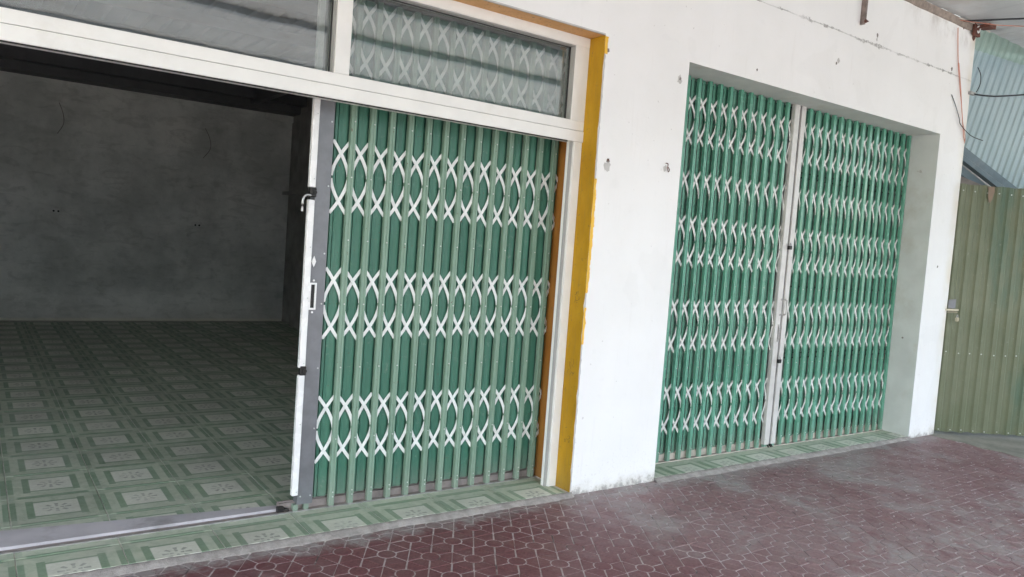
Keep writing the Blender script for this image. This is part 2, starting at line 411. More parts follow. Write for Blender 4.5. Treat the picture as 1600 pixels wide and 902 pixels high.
# pavement of hexagonal pavers (each: six wedges round a disc, pale grooves between)
pav = mk('pavement', nb(-9, 4.62, -6.80, .35, -.3, -.0022), MT['bed'], kind='structure')
A = Vector((.1781, -.1144, 0)); B = Vector((-.0195, -.2328, 0)); O = Vector((-1.043, -.323, 0))
HX = [(A + B) / 3, (2 * B - A) / 3, (B - 2 * A) / 3, -(A + B) / 3, -(2 * B - A) / 3, -(B - 2 * A) / 3]
def paver_bm(bm=None, at=Vector((0, 0, 0)), lod=2, tilt=(0, 0), dz=0.):
    bm = bm or bmesh.new()
    gap, rc, gr = .0040, .0455, .0050
    def T(p, z):
        return at + Vector((p[0], p[1], z + dz + tilt[0] * p[0] + tilt[1] * p[1]))
    def slab(pts):
        top = [bm.verts.new(T(q, 0)) for q in pts]
        bot = []
        cen = sum(pts, Vector()) / len(pts)
        bot = [bm.verts.new(T(q + (q - cen).normalized() * .0012, -.006)) for q in pts]
        bm.faces.new(top)
        for i in range(len(pts)):
            j = (i + 1) % len(pts); bm.faces.new((bot[i], bot[j], top[j], top[i]))
    if lod == 0:
        slab([h * (1 - .028) for h in HX]); return bm
    for i in range(6):
        a, b = HX[i], HX[(i + 1) % 6]
        ah, bh = a.normalized(), b.normalized()
        na = Vector((0, 0, 1)).cross(ah); nb_ = Vector((0, 0, 1)).cross(bh)
        if na.dot(bh) < 0: na = -na
        if nb_.dot(ah) < 0: nb_ = -nb_
        mid = ((a + b) / 2).normalized(); ed = (b - a).normalized(); en = Vector((0, 0, 1)).cross(ed)
        if en.dot(a) > 0: en = -en
        po, qo = a + en * gap + ed * gap * 1.1, b + en * gap - ed * gap * 1.1
        po = po + na * gr * .5; qo = qo + nb_ * gr * .5
        arc = []
        for t in (0, .33, .67, 1):
            d = (ah * (1 - t) + bh * t).normalized() * (rc + gr)
            if t == 0: d = d + na * gr
            if t == 1: d = d + nb_ * gr
            arc.append(d)
        slab([po, qo] + arc[::-1])
    slab([Vector((math.cos(k * math.pi / 6), math.sin(k * math.pi / 6), 0)) * (rc - gr * .6) for k in range(12)])
    return bm
vis, rest = [], []
for i in range(-60, 60):
    for j in range(-60, 60):
        c = O + A * i + B * j
        if not (-6 < c.x < 4.56 and -5.2 < c.y < .125): continue
        d = c - M.translation
        z = d.dot(cF); u = 800 + 1201 * d.dot(cR) / z if z > .1 else -1e4; v = 451 - 1201 * d.dot(cU) / z if z > .1 else 1e4
        (vis if (z > .1 and -25 < u < 1625 and v < 935) else rest).append((c, d.length))
vis.sort(key=lambda q: q[1])
rest += vis[292:]; vis = vis[:292]
protos = [mk('paver', paver_bm(), MT['paver'], pav, vis[0][0])]
for q, (c, _) in enumerate(vis[1:]):
    inst(protos[0], pav, c + Vector((random.uniform(-.0012, .0012), random.uniform(-.0012, .0012), random.uniform(-.0005, .0014))),
         (random.gauss(0, .0028), random.gauss(0, .0028), random.gauss(0, .006) + (math.pi if random.random() < .5 else 0)))
bm = bmesh.new()
for c, _ in rest: paver_bm(bm, c, 1 if c.y > -3 else 0, dz=random.uniform(-.0015, .001))
mk('paver_field', bm, MT['paver'], pav, kind='stuff', recalc=False)

# bare concrete beside the gate
bm = bmesh.new()
ed = [(4.50, .9), (4.50, -.02), (4.47, -.12), (4.52, -.3), (4.46, -.45), (4.50, -.62), (4.44, -.82), (4.50, -1.1), (4.43, -1.4), (4.5, -1.9), (4.45, -2.6), (4.5, -6.79), (9.5, -6.79), (9.5, .9)]
prism(bm, ed, lambda p, k: Vector((p[0], p[1], -.3 if k == 0 else .004)))
mk('concrete_ground', bm, MT['slab'], kind='structure')

# rough cement lip between the threshold tiles and the pavers
def lip(name, x0, x1):
    bm = bmesh.new(); n = int((x1 - x0) / .03); rows = []
    for i in range(n + 1):
        x = x0 + (x1 - x0) * i / n
        e = noise.noise(Vector((x * 4, 1.7, 0))) * .012 + noise.noise(Vector((x * 17, 5.1, 0))) * .008
        f = noise.noise(Vector((x * 9, 9.3, 0))) * .005
        h = .020 + noise.noise(Vector((x * 25, 3, 0))) * .003
        rows.append([bm.verts.new(p) for p in ((x, .03, h - .006), (x, .008 + f, h - .001), (x, -.006 + f, h + .0005), (x, -.020 + e * .6, h - .007), (x, -.040 + e * 1.2, .004), (x, -.056 + e * 1.6, -.006), (x, .03, -.1))])
    for a, b in zip(rows, rows[1:]):
        for k in range(7): bm.faces.new((a[k], b[k], b[(k+1) % 7], a[(k+1) % 7]))
    return mk(name, bm, MT['lip'], kind='structure', smooth=True)
lip('threshold_lip', -9.2, .01); lip('threshold_lip', .735, 4.105)

# ------------------------------------------------------------------ tiled floors
TP = .413
floor = mk('floor', nb(-9.2, 1.05, .011, 8.66, -.25, .0165), MT['grout'], kind='structure')
def tile_bm(x0=-.5, x1=.5, y0=-.5, y1=.5):
    g_ = .0026; bm = bmesh.new()
    box(bm, x0 * TP + g_, x1 * TP - g_, y0 * TP + g_, y1 * TP - g_, -.006, .0)
    es = [e for e in bm.edges if all(v.co.z > -.001 for v in e.verts)]
    bmesh.ops.bevel(bm, geom=es, offset=.0012, segments=1, affect='EDGES'); return bm
full = None; cut = None
y0c = .05
for k in range(-2, 10):
    x = -2.71 + TP * k
    if x < 1.0 and x + TP / 2 < .02:
        if cut is None: cut = mk('tile', tile_bm(y0=(.012 - y0c) / TP), MT['tile'], floor, (x, y0c, .020))
        else: inst(cut, floor, (x, y0c, .020))
    if x + TP / 2 > 1.05 and x - TP / 2 > 1.0: continue
    for j in range(1, 21):
        y = y0c + TP * j
        if x > -.2 and y < .5: continue
        L = (x + random.uniform(-.0006, .0006), y, .020 + random.uniform(-.0006, .0006))
        if full is None: full = mk('tile', tile_bm(), MT['tile'], floor, L)
        else: inst(full, floor, L, (0, 0, random.choice((0, 0, math.pi))))
bm = bmesh.new()       # the part of the floor that lies out of view to the left
for k in range(-15, -2):
    for j in range(0, 21):
        x, y = -2.71 + TP * k, y0c + TP * j
        box(bm, x - TP/2 + .002, x + TP/2 - .002, (max(y - TP/2, .012)) + .002, y + TP/2 - .002, .012, .020)
mk('tile_field', bm, MT['tile'], floor, kind='stuff')
thr = mk('threshold', nb(.70, 4.12, .011, .42, -.25, .0135), MT['lip'], kind='structure')
cr = None
for k in range(9):
    x = .745 + TP * (k + .5) - .19
    xa = max(-.5, (.747 - x) / TP); xb = min(.5, (4.093 - x) / TP)
    if xb <= xa + .02: continue
    if xa == -.5 and xb == .5:
        if cr is None: cr = mk('tile', tile_bm(y0=(.012 - y0c) / TP), MT['tile'], thr, (x, y0c, .020))
        else: inst(cr, thr, (x, y0c, .020))
    else: mk('tile', tile_bm(xa, xb, (.012 - y0c) / TP, .5), MT['tile'], thr, (x, y0c, .020))

# ================================================================== SHOPFRONT WALL
XL, XR, HT = -7.3, 4.565, 4.6
H1, H2 = 2.85, 2.828
wall = thing('shop_building', 'white painted shopfront wall with one open bay and one closed bay', 'building')
xs = [XL - .4, XL, 0., .743, 4.096, XR]; zs = [-.3, .0, H2, H1, HT]
def solid(i, k):
    if not (0 <= i < 5 and 0 <= k < 4): return False
    if k == 0: return True
    if i == 1: return k == 3
    if i == 3: return k >= 2
    return True
def wall_mesh(y0, y1):
    bm = bmesh.new(); vc = {}
    def V(x, y, z):
        return vc.setdefault((x, y, z), bm.verts.new((x, y, z))) if (x, y, z) not in vc else vc[(x, y, z)]
    for i in range(5):
        for k in range(4):
            if not solid(i, k): continue
            a, b, c, d = xs[i], xs[i+1], zs[k], zs[k+1]
            bm.faces.new((V(a,y0,c), V(b,y0,c), V(b,y0,d), V(a,y0,d)))
            bm.faces.new((V(a,y1,c), V(a,y1,d), V(b,y1,d), V(b,y1,c)))
            for di, dk, q in ((-1,0,((a,c),(a,d))), (1,0,((b,d),(b,c))), (0,-1,((b,c),(a,c))), (0,1,((a,d),(b,d)))):
                if not solid(i+di, k+dk):
                    (p0, p1) = q
                    f = bm.faces.new((V(p0[0],y0,p0[1]), V(p0[0],y1,p0[1]), V(p1[0],y1,p1[1]), V(p1[0],y0,p1[1])))
                    if 3 <= i + di <= 3 and 1 <= k + dk <= 2 and c >= 0: f.material_index = 1
    bmesh.ops.remove_doubles(bm, verts=bm.verts, dist=1e-5)
    return bm
mk('front_wall', wall_mesh(0., .44), [MT['wall'], MT['reveal']], wall)
# thin painted skins of the left bay (proud of the plaster) : yellow jamb, orange soffit
bm = bmesh.new(); n = 60; rows = []
for i in range(n + 1):
    z = .018 + (2.846 - .018) * i / n
    e = .004 + abs(noise.noise(Vector((0, 3, z * 7)))) * .008 + (.006 if random.random() < .12 else 0)
    rows.append([bm.verts.new(p) for p in ((-.003, e, z), (-.003, .150, z), (.0005, .150, z), (.0005, e - .001, z))])
for a, b in zip(rows, rows[1:]):
    for k in range(4): bm.faces.new((a[k], b[k], b[(k+1) % 4], a[(k+1) % 4]))
mk('painted_jamb', bm, MT['yjamb'], wall)
mk('inner_jamb', nb(-.003, .0005, .195, .438, .021, 2.846), MT['oshade'], wall)  # ochre jamb coloured brown for the shade it stands in
mk('painted_soffit', nb(XL, -.004, .012, .150, 2.8465, 2.8505), MT['osoff'], wall)
mk('soffit_edge', nb(XL, -.004, -.0015, .0118, 2.8455, 2.8535), MT['chip'], wall)
# ragged yellow overpaint that laps on to the front face
for (za, zb, wd) in ((2.735, 2.838, .020), (1.45, 1.98, .017), (1.275, 1.45, .014), (.955, 1.185, .0125)):
    bm = bmesh.new(); m = max(4, int((zb - za) / .012)); L_, R_ = [], []
    for i in range(m + 1):
        z = za + (zb - za) * i / m
        wv = wd + .008 * noise.noise(Vector((z * 17, za, 0))) + .006 * noise.noise(Vector((z * 60, 2, 0)))
        L_.append((-.002, z)); R_.append((wv, z))
    prism(bm, L_ + R_[::-1], lambda p, k: Vector((p[0], .001 if k == 0 else -.0022, p[1])))
    mk('yellow_overpaint', bm, MT['yface'], wall)
for (za, zb, wd) in ((.02, .955, .008), (1.185, 1.275, .012), (1.98, 2.735, .009)):
    bm = bmesh.new(); m = int((zb - za) / .014); L_, R_ = [], []
    for i in range(m + 1):
        z = za + (zb - za) * i / m
        wv = wd * (.55 + .9 * abs(noise.noise(Vector((z * 16, 7, 0))))) + .004 * noise.noise(Vector((z * 60, 4, 0)))
        L_.append((-.002, z)); R_.append((max(.002, wv), z))
    prism(bm, L_ + R_[::-1], lambda p, k: Vector((p[0], .001 if k == 0 else -.0014, p[1])))
    mk('chipped_edge', bm, MT['chip'], wall)
# pen scribbles on the yellow jamb
def strokes(name, y, z, s, seed):
    r = random.Random(seed); bm = bmesh.new()
    for k in range(5):
        a = (y + r.uniform(-.5, .5) * s, z + r.uniform(-.6, .6) * s)
        P = [a]
        for q in range(3): P.append((P[-1][0] + r.uniform(-.35, .35) * s, P[-1][1] + r.uniform(-.45, .45) * s))
        tube(bm, spline([(-.0035, p[0], p[1]) for p in P], 4), .0009, 4)
    mk(name, bm, MT['pen'], wall)
strokes('pen_scribble', .075, 1.24, .055, 3); strokes('pen_scribble', .078, .775, .05, 5); strokes('pen_scribble', .072, .335, .045, 8)

# room behind
bm = bmesh.new(); box(bm, XL - .4, 1.2, 8.66, 8.9, -.3, 4.31); box(bm, .62, 1.05, 8.62, 8.659, 3.2, 3.299)
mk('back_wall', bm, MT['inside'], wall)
mk('side_wall', nb(1.05, 1.2, .44, 8.66, -.3, 4.3), MT['dark_conc'], wall)
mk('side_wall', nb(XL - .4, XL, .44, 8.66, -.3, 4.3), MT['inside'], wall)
mk('room_pillar', nb(.955, 1.0495, 7.55, 8.05, .02, 3.28, bev=.006), MT['dark_conc'], wall)
mk('room_beam', nb(.93, 1.0495, .6, 8.6, 2.05, 2.10), MT['dark_conc'], wall)
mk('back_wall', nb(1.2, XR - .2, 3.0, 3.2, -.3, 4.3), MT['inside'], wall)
mk('side_wall', nb(XR - .2, XR, .44, 8.9, -.3, 4.3), MT['wall'], wall)
mk('back_room_floor', nb(1.2, XR - .2, .44, 3.0, -.3, .015), MT['slab'], wall)
bm = bmesh.new()
corrug(bm, (XL - .4, .2, 3.72), (1, 0, 0), (0, 1, 0), 12.0, lambda s: (0, 8.9), .2, .03)
mk('ceiling_sheet', bm, MT['ceil'], wall)
for y in (1.2, 2.5, 3.8, 5.1, 6.4, 7.6):
    mk('roof_purlin', nb(XL, 1.049, y, y + .06, 3.60, 3.715), MT['beam'], wall)
mk('ring_beam', nb(XL, 1.049, 8.30, 8.66, 3.302, 3.48), MT['beam'], wall)
mk('ring_beam', nb(XL, 1.049, 8.05, 8.24, 3.40, 3.60), MT['beam'], wall)
for x in (-7.5, -4.4, .28):
    bm = bmesh.new(); box(bm, x, x + .1, .5, 8.3, 3.35, 3.60)
    mk('roof_truss', bm, MT['beam'], wall)
mk('roof_slab', nb(XL - .4, XR, .4405, 9.0, 4.3005, 4.6), MT['dark_conc'], wall)
def hang(name, x, z0, z1, bend):
    bm = bmesh.new(); tube(bm, spline([(x, 8.655, z0), (x + bend, 8.645, (z0 * 2 + z1) / 3), (x + bend * 1.2, 8.648, (z0 + 2 * z1) / 3), (x - bend * .2, 8.64, z1)], 5), .0052, 6)
    return mk(name, bm, MT['hole'], None)
tag(hang('hanging_wire', -2.17, 3.0, 2.58, .05), 'short dark wire end hanging on the back wall, left of two', 'wire')
tag(hang('hanging_wire', -.27, 2.93, 2.48, .07), 'short dark wire end hanging on the back wall, right of two', 'wire')
for x, z, lb in ((-2.16, 1.53, 'faint electric socket box on the back wall under the left wire'), (-.32, 1.47, 'faint electric socket box on the back wall under the right wire')):
    bm = bmesh.new(); box(bm, -.07, .07, -.018, 0, -.045, .045); bmesh.ops.bevel(bm, geom=bm.edges[:], offset=.006, segments=1, affect='EDGES')
    t = thing('wall_socket', lb, 'socket', (x, 8.659, z)); mk('cover', bm, MT['inside'], t)
    bm = bmesh.new(); disc(bm, (-.028, -.0185, 0), (0, -1, 0), .014, .002, 8); disc(bm, (.028, -.0185, 0), (0, -1, 0), .014, .002, 8); mk('outlet', bm, MT['black'], t)

# ================================================================== ALUMINIUM FRAME of the left bay
fr = thing('aluminium_frame', 'white aluminium transom frame with glass panes over the open bay', 'window frame', (0, .14, 0))
def fp(name, x0, x1, y0, y1, z0, z1, mat='alu', bev=.0015, par=None):
    L = Vector((0, .14, 0)); bm = nb(x0, x1, y0, y1, z0, z1, bev=bev); return mk(name, off(bm, L), MT[mat], par or fr)
YF = .14
fp('top_rail', XL, -.001, YF, YF + .10, 2.786, 2.8455)
fp('transom_rail', XL, -.001, YF, YF + .10, 2.275, 2.334)
fp('door_rail', XL, -.001, YF - .004, YF + .085, 2.206, 2.2715)
fp('rail_joint', XL, -.001, YF + .006, YF + .08, 2.2717, 2.2748, 'joint_shade', 0)
fp('drip_edge', XL, -.12, YF + .004, YF + .012, 2.2005, 2.2058, 'rubber', 0)
MUL = [(-1.645, -1.566), (-3.29, -3.21), (-4.93, -4.85), (-6.6, -6.52)]
for a, b in MUL: fp('mullion', a, b, YF - .001, YF + .10, 2.3345, 2.7855)
fp('side_post', -.107, -.001, YF + .001, YF + .10, 2.3345, 2.7855)
fp('door_post', -.066, -.0045, YF + .001, YF + .028, .021, 2.2055)
fp('door_post', -.088, -.0045, YF + .0285, YF + .052, .021, 2.2055)
fp('post_side_shade', -.0855, -.0665, YF + .018, YF + .0282, .021, 2.2055, 'joint_shade', 0)  # grey strip paints in the shade on the side of the post
bays = [(-1.566, -.107), (-3.21, -1.645), (-4.85, -3.29), (-6.52, -4.93), (XL, -6.6)]
gl = glass_mat('reflective_window_glass', .15, (.90, .93, .91)); gl2 = glass_mat('dark_reflective_glass', .36, (.5, .53, .52))
for i, (a, b) in enumerate(bays):
    p = fp('window_pane', a + .004, b - .004, YF + .060, YF + .065, 2.338, 2.782, 'alu', 0)
    p.data.materials.clear(); p.data.materials.append(gl)
    bm = bmesh.new()
    for (x0, x1, z0, z1) in ((a + .0005, a + .010, 2.3345, 2.7855), (b - .010, b - .0005, 2.3345, 2.7855), (a + .0105, b - .0105, 2.3345, 2.343), (a + .0105, b - .0105, 2.777, 2.7855)):
        box(bm, x0, x1, YF + .046, YF + .0595, z0, z1)
    mk('glazing_gasket', off(bm, (0, .14, 0)), MT['rubber'], p)
    bm = bmesh.new()
    for (x0, x1, z0, z1) in ((b - .007, b - .0002, 2.3347, 2.7853), (a + .0002, b - .0072, 2.7795, 2.7853)):
        box(bm, x0, x1, YF + .008, YF + .0458, z0, z1)
    mk('recess_shade', off(bm, (0, .14, 0)), MT['joint_shade'], p)  # grey lining paints in shade on the recess's right side and top

# ================================================================== SHUTTERS
def post_bm(z0, z1, w_=.029, d=.032, holes=(), big=False):
    bm = bmesh.new()
    P = [(-w_/2, d), (-w_/2, .001), (-w_/2 + .001, 0), (-.003, 0), (-.002, .003), (.002, .003), (.003, 0), (w_/2 - .001, 0), (w_/2, .001), (w_/2, d)]
    prism(bm, P, lambda p, k: Vector((p[0], p[1], z1 if k else z0)))
    for z in holes:
        disc(bm, (w_ * random.uniform(.05, .2), .0008, z), (0, -1, 0), .0042, .0030, 6, 1)
    return bm
def strip_bm(wid, hgt, flip, strands):
    """one curved flat lattice strip: crosses a bay and turns upright at the knuckle"""
    bm = bmesh.new(); n = 9; W = .0092; rows = []
    y = -.0022 if strands else .0022
    pts = []
    for i in range(n + 1):
        t = i / n
        x = -wid / 2 + wid * (1 - (1 - t) ** 1.55)
        z = hgt * (1 - t)
        pts.append(Vector((x * flip, 0, z)))
    for i, p in enumerate(pts):
        t = (pts[min(i+1, n)] - pts[max(i-1, 0)]).normalized(); s = Vector((t.z, 0, -t.x))
        rows.append([bm.verts.new(p + s * W + Vector((0, y, 0))), bm.verts.new(p - s * W + Vector((0, y, 0))),
                     bm.verts.new(p - s * W + Vector((0, y + .0026, 0))), bm.verts.new(p + s * W + Vector((0, y + .0026, 0)))])
    for a, b in zip(rows, rows[1:]):
        for k in range(4): bm.faces.new((a[k], b[k], b[(k+1) % 4], a[(k+1) % 4]))
    bm.faces.new(rows[0][::-1]); bm.faces.new(rows[-1])
    return bm
def leaf_bm(w_, z0, z1, prof):
    bm = bmesh.new(); V = []
    for a, d in prof: V.append([bm.verts.new((a * w_, d, z0)), bm.verts.new((a * w_, d, z1)), bm.verts.new((a * w_, d + .0012, z0)), bm.verts.new((a * w_, d + .0012, z1))])
    for k, (a, b) in enumerate(zip(V, V[1:])):
        if max(prof[k][1], prof[k + 1][1]) >= .045: continue          # open slots between the folded blades
        bm.faces.new((a[0], b[0], b[1], a[1])); bm.faces.new((a[2], a[3], b[3], b[2]))
        bm.faces.new((a[1], b[1], b[3], a[3])); bm.faces.new((a[0], a[2], b[2], b[0]))
    return bm
PL = [(0, .010), (.16, .010), (.17, 0), (.30, 0), (.31, .008), (.335, .008), (.345, 0), (.50, .003), (.66, 0), (.79, 0), (.795, .05), (.83, .05), (.835, .020), (1., .020)]
PR = [(0, .004), (.20, .004), (.205, .050), (.46, .050), (.465, .0), (.53, .002), (.62, 0), (.625, .050), (.69, .050), (.695, .008), (.79, .008), (.795, .050), (.91, .050), (.915, .016), (1., .016)]
def shutter(root, xp, yf, z0, z1, groups, mats, prof, gap0=None, gap1=None, dp=0., lo=.075, holes=(), rvz=()):
    """xp: post centres; groups: (z of knuckle, height, up?, down?)"""
    L = root.location
    pm, lm, xm = mats
    X = list(xp); pitch = X[1] - X[0]
    p0 = mk('post', post_bm(z0, z1, w_=.029 + dp * .25, d=.032 + dp, holes=rvz), [pm, MT['rivet']], root, (X[0] - L.x, yf - L.y, -L.z))
    for x in X[1:]: inst(p0, root, (x + random.gauss(0, .0014) - L.x, yf - L.y + random.uniform(-.001, .001), -L.z), (0, random.gauss(0, .0006), 0))
    bays_ = list(zip(X[:-1], X[1:]))
    if gap0 is not None: bays_ = [(gap0, X[0])] + bays_
    if gap1 is not None: bays_ = bays_ + [(X[-1], gap1)]
    l0 = None
    for a, b in bays_:
        if l0 is None: l0 = mk('leaf', leaf_bm(pitch, lo, z1, prof), lm, root, (a - L.x, yf + .034 + dp - L.y, -L.z), (0, 0, 0))
        else: l0b = inst(l0, root, (a - L.x, yf + .034 + dp - L.y, -L.z)); l0b.scale.x = (b - a) / pitch
    l0.scale.x = (bays_[0][1] - bays_[0][0]) / pitch
    for cz, h, up, dn in groups:
        tmpl = {}
        for a, b in bays_:
            xc = (a + b) / 2; wj = (b - a) / pitch
            for key in ([('u', 1), ('u', -1)] if up else []) + ([('d', 1), ('d', -1)] if dn else []):
                sgn = 1 if key[0] == 'u' else -1
                loc = (xc - L.x, yf + .024 + dp * .93 - L.y, cz + .008 * sgn - L.z + random.uniform(-.002, .002))
                if key not in tmpl:
                    bm = strip_bm(pitch * .86, h, key[1], key[1] > 0)
                    if sgn < 0:
                        for v in bm.verts: v.co.z = -v.co.z
                    tmpl[key] = mk('lattice_strip', bm, xm, root, loc)
                    tmpl[key].scale.x = wj
                else: inst(tmpl[key], root, loc, (0, random.gauss(0, .014), 0), (wj * random.uniform(.96, 1.02), 1, random.uniform(.96, 1.04)))
    if holes:
        bm = bmesh.new()
        for a, b in bays_:
            for z in holes: box(bm, b - .028, b - .018, yf + .026 + dp, yf + .030 + dp, z - .006, z + .006)
        mk('slot_rivets', off(bm, L), MT['black'], root, kind='stuff')

# ---- left, half-open shutter
s1 = thing('folding_shutter', 'half-open green folding shutter with white crossed lattice beside the dark shop interior', 'shutter', (-.8, .34, .02))
L1 = s1.location
xp = [-1.437 + .1155 * k for k in range(13)]
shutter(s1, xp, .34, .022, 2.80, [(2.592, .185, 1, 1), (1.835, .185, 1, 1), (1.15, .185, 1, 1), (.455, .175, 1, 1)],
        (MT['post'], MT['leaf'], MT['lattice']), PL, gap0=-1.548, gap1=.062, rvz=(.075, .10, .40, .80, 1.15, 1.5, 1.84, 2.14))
mk('lead_plate', off(nb(-1.634, -1.548, .342, .358, .055, 2.80, bev=.001), L1), MT['plate'], s1)
mk('lead_plate', off(nb(-1.634, -1.628, .3582, .400, .055, 2.80), L1), MT['plate'], s1)
for a, b in ((.11, .765), (.805, 1.70), (1.765, 2.80)):
    mk('lit_edge_strip', off(nb(-1.668, -1.6342, .331, .362, a, b, bev=.003), L1), MT['white'], s1)  # white colour stands for light caught on the lead post's edge
bm = bmesh.new()
for z in (.10, .47, .80, 1.15, 1.42, 1.78, 2.12):
    for x in (-1.562,): disc(bm, (x, .342, z), (0, -1, 0), .0045, .003, 7)
    disc(bm, (-1.645, .331, z + .03), (0, -1, 0), .0035, .002, 7)
disc(bm, (-1.618, .342, .10), (0, -1, 0), .0045, .003, 7)
mk('rivets', off(bm, L1), MT['rivet'], s1, kind='stuff')
for x in (-1.652, -1.592): mk('foot', off(nb(x, x + .026, .345, .375, .021, .055), L1), MT['post'], s1)
for z in (.785, 1.733):
    bm = bmesh.new(); box(bm, -1.664, -1.630, .322, .352, z - .019, z + .030); bmesh.ops.bevel(bm, geom=bm.edges[:], offset=.004, segments=1, affect='EDGES')
    disc(bm, (-1.640, .321, z + .006), (0, -1, 0), .010, .006, 8)
    mk('latch_block', off(bm, L1), MT['black'], s1)
bm = bmesh.new(); tube(bm, spline([(-1.660, .326, 1.722), (-1.685, .322, 1.722), (-1.702, .320, 1.700), (-1.706, .320, 1.635)], 5), .006, 7)
mk('hasp_hook', off(bm, L1), MT['steel'], s1)
bm = bmesh.new()
prism(bm, [(-1.632, 1.375), (-1.618, 1.405), (-1.606, 1.375), (-1.618, 1.345)], lambda p, k: Vector((p[0], .3415 if k == 0 else .337, p[1])))
disc(bm, (-1.619, .337, 1.375), (0, -1, 0), .007, .004, 8)
mk('keyhole_plate', off(bm, L1), MT['white'], s1)
bm = bmesh.new()
def ring_plate(bm, x0, x1, z0, z1, y, t, bw):
    box(bm, x0, x1, y - t, y, z0, z0 + bw); box(bm, x0, x1, y - t, y, z1 - bw, z1)
    box(bm, x0, x0 + bw, y - t, y, z0 + bw, z1 - bw); box(bm, x1 - bw, x1, y - t, y, z0 + bw, z1 - bw)
ring_plate(bm, -1.636, -1.596, 1.118, 1.262, .3418, .008, .009)
disc(bm, (-1.615, .334, 1.275), (0, -1, 0), .006, .003, 7); disc(bm, (-1.615, .334, 1.105), (0, -1, 0), .006, .003, 7)
mk('pull_handle', off(bm, L1), MT['white'], s1)
mk('handle_recess', off(nb(-1.6255, -1.6065, .3405, .3417, 1.129, 1.251), L1), MT['black'], s1)

# floor tracks
t1 = thing('shutter_track', 'dusty steel floor track under the half-open shutter', 'track', (-1, .38, .02))
bm = bmesh.new(); box(bm, -1.72, .0, .376, .384, .02, .062); box(bm, -1.72, .0, .408, .416, .02, .062); box(bm, -1.72, .0, .384, .408, .02, .03)
mk('rail', off(bm, t1.location), MT['track'], t1)
mk('rail_edge', off(nb(-9.1, -.02, .331, .3375, .0145, .026), t1.location), MT['steel'], t1)
mk('rail_base', off(nb(-9.1, -.02, .338, .372, .0145, .0235), t1.location), MT['track'], t1)
bm = bmesh.new()
prism(bm, [(-9.1, .376), (-1.67, .376), (-1.67, .425), (-3.7, .685), (-9.1, .685)], lambda p, k: Vector((p[0], p[1], .0205 if k == 0 else .036)))
mk('sill_plate', off(bm, t1.location), MT['sill'], t1)
bm = bmesh.new(); box(bm, -1.735, -1.70, .352, .375, .0215, .05); disc(bm, (-1.70, .36, .03), (1, -.3, 0), .006, .03, 6)
mk('end_stop', off(bm, t1.location), MT['black'], t1)

# ---- right bay: two closed shutters meeting in the middle
GR = [(2.53, .17, 1, 1), (1.965, .20, 1, 0), (1.655, .18, 1, 1), (1.035, .19, 1, 1), (.41, .175, 1, 1)]
s2 = thing('folding_shutter', 'closed green folding shutter left of the cream middle posts', 'shutter', (1.5, .255, .02), 'closed shutters of the right bay')
s3 = thing('folding_shutter', 'closed green folding shutter between the cream middle posts and the far grey reveal', 'shutter', (3.2, .255, .02), 'closed shutters of the right bay')
xa = [.80 + .1165 * k for k in range(13)]
xb = [2.50 + .1125 * k for k in range(15)]
HR = (.20, .76, 1.36, 2.27)
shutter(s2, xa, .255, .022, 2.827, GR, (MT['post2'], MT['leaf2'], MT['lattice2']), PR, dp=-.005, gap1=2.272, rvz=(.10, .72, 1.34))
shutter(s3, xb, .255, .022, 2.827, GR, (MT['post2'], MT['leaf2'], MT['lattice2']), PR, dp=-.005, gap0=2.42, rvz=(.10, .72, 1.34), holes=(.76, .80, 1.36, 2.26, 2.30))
for root, a, b in ((s2, 2.272, 2.335), (s3, 2.362, 2.418)):
    L = root.location
    mk('lead_post', off(nb(a, b, .248, .285, .045, 2.827, bev=.002), L), MT['mull'], root)
    for q in (a + .006, b - .026): mk('foot', off(nb(q, q + .02, .255, .28, .021, .0445), L), MT['post2'], root)
    bm = bmesh.new()
    for z in (.07, .09, .42, .80, 1.60, 2.0, 2.4):
        for x in (a + .012, b - .012): disc(bm, (x, .248, z), (0, -1, 0), .0035, .002, 6)
    mk('rivets', off(bm, L), MT['rivet'], root, kind='stuff')
    xh = b - .014 if root is s2 else a + .012
    bm = bmesh.new(); tube(bm, [(xh, .247, 1.125), (xh, .232, 1.13), (xh, .232, 1.245), (xh, .247, 1.25)], .0045, 6)
    disc(bm, (xh, .2478, 1.125), (0, -1, 0), .010, .003, 8); disc(bm, (xh, .2478, 1.25), (0, -1, 0), .010, .003, 8)
    mk('pull_handle', off(bm, L), MT['steel'], root)
mk('meeting_strip', off(nb(2.3352, 2.3615, .262, .280, .045, 2.827), s3.location), MT['gap'], s3)
bm = bmesh.new()
box(bm, 2.308, 2.332, .2445, .2479, .90, 1.045); tube(bm, [(2.318, .241, .915), (2.318, .241, 1.03)], .004, 6)
for z in (.93, .98, 1.02): box(bm, 2.311, 2.326, .2385, .2444, z, z + .008)
mk('slide_bolt', off(bm, s2.location), MT['steel'], s2)
for z, lb in ((.755, 'black padlock below the slide bolt on the cream middle posts'), (1.69, 'black padlock above the handles on the cream middle posts')):
    t = thing('padlock', lb, 'padlock', (2.345, .232, z))
    bm = bmesh.new(); box(bm, -.017, .020, -.010, .010, -.028, .004); bmesh.ops.bevel(bm, geom=bm.edges[:], offset=.004, segments=1, affect='EDGES')
    mk('lock_body', bm, MT['black'], t)
    bm = bmesh.new(); tube(bm, [(-.011 + .011 * (1 - math.cos(a)), 0, .004 + .020 * math.sin(a)) for a in [math.pi * k / 8 for k in range(9)]], .0035, 6)
    mk('shackle', bm, MT['steel'], t)
bm = bmesh.new()
for x in (2.322, 2.352, 2.372): tube(bm, spline([(x, .262, .045), (x - .004, .244, .030), (x - .002, .240, .024)], 4), .005, 6)
mk('bottom_bolt', off(bm, s3.location), MT['black'], s3)
t2 = thing('shutter_track', 'cream steel floor track under the closed shutters', 'track', (2.4, .29, .02))
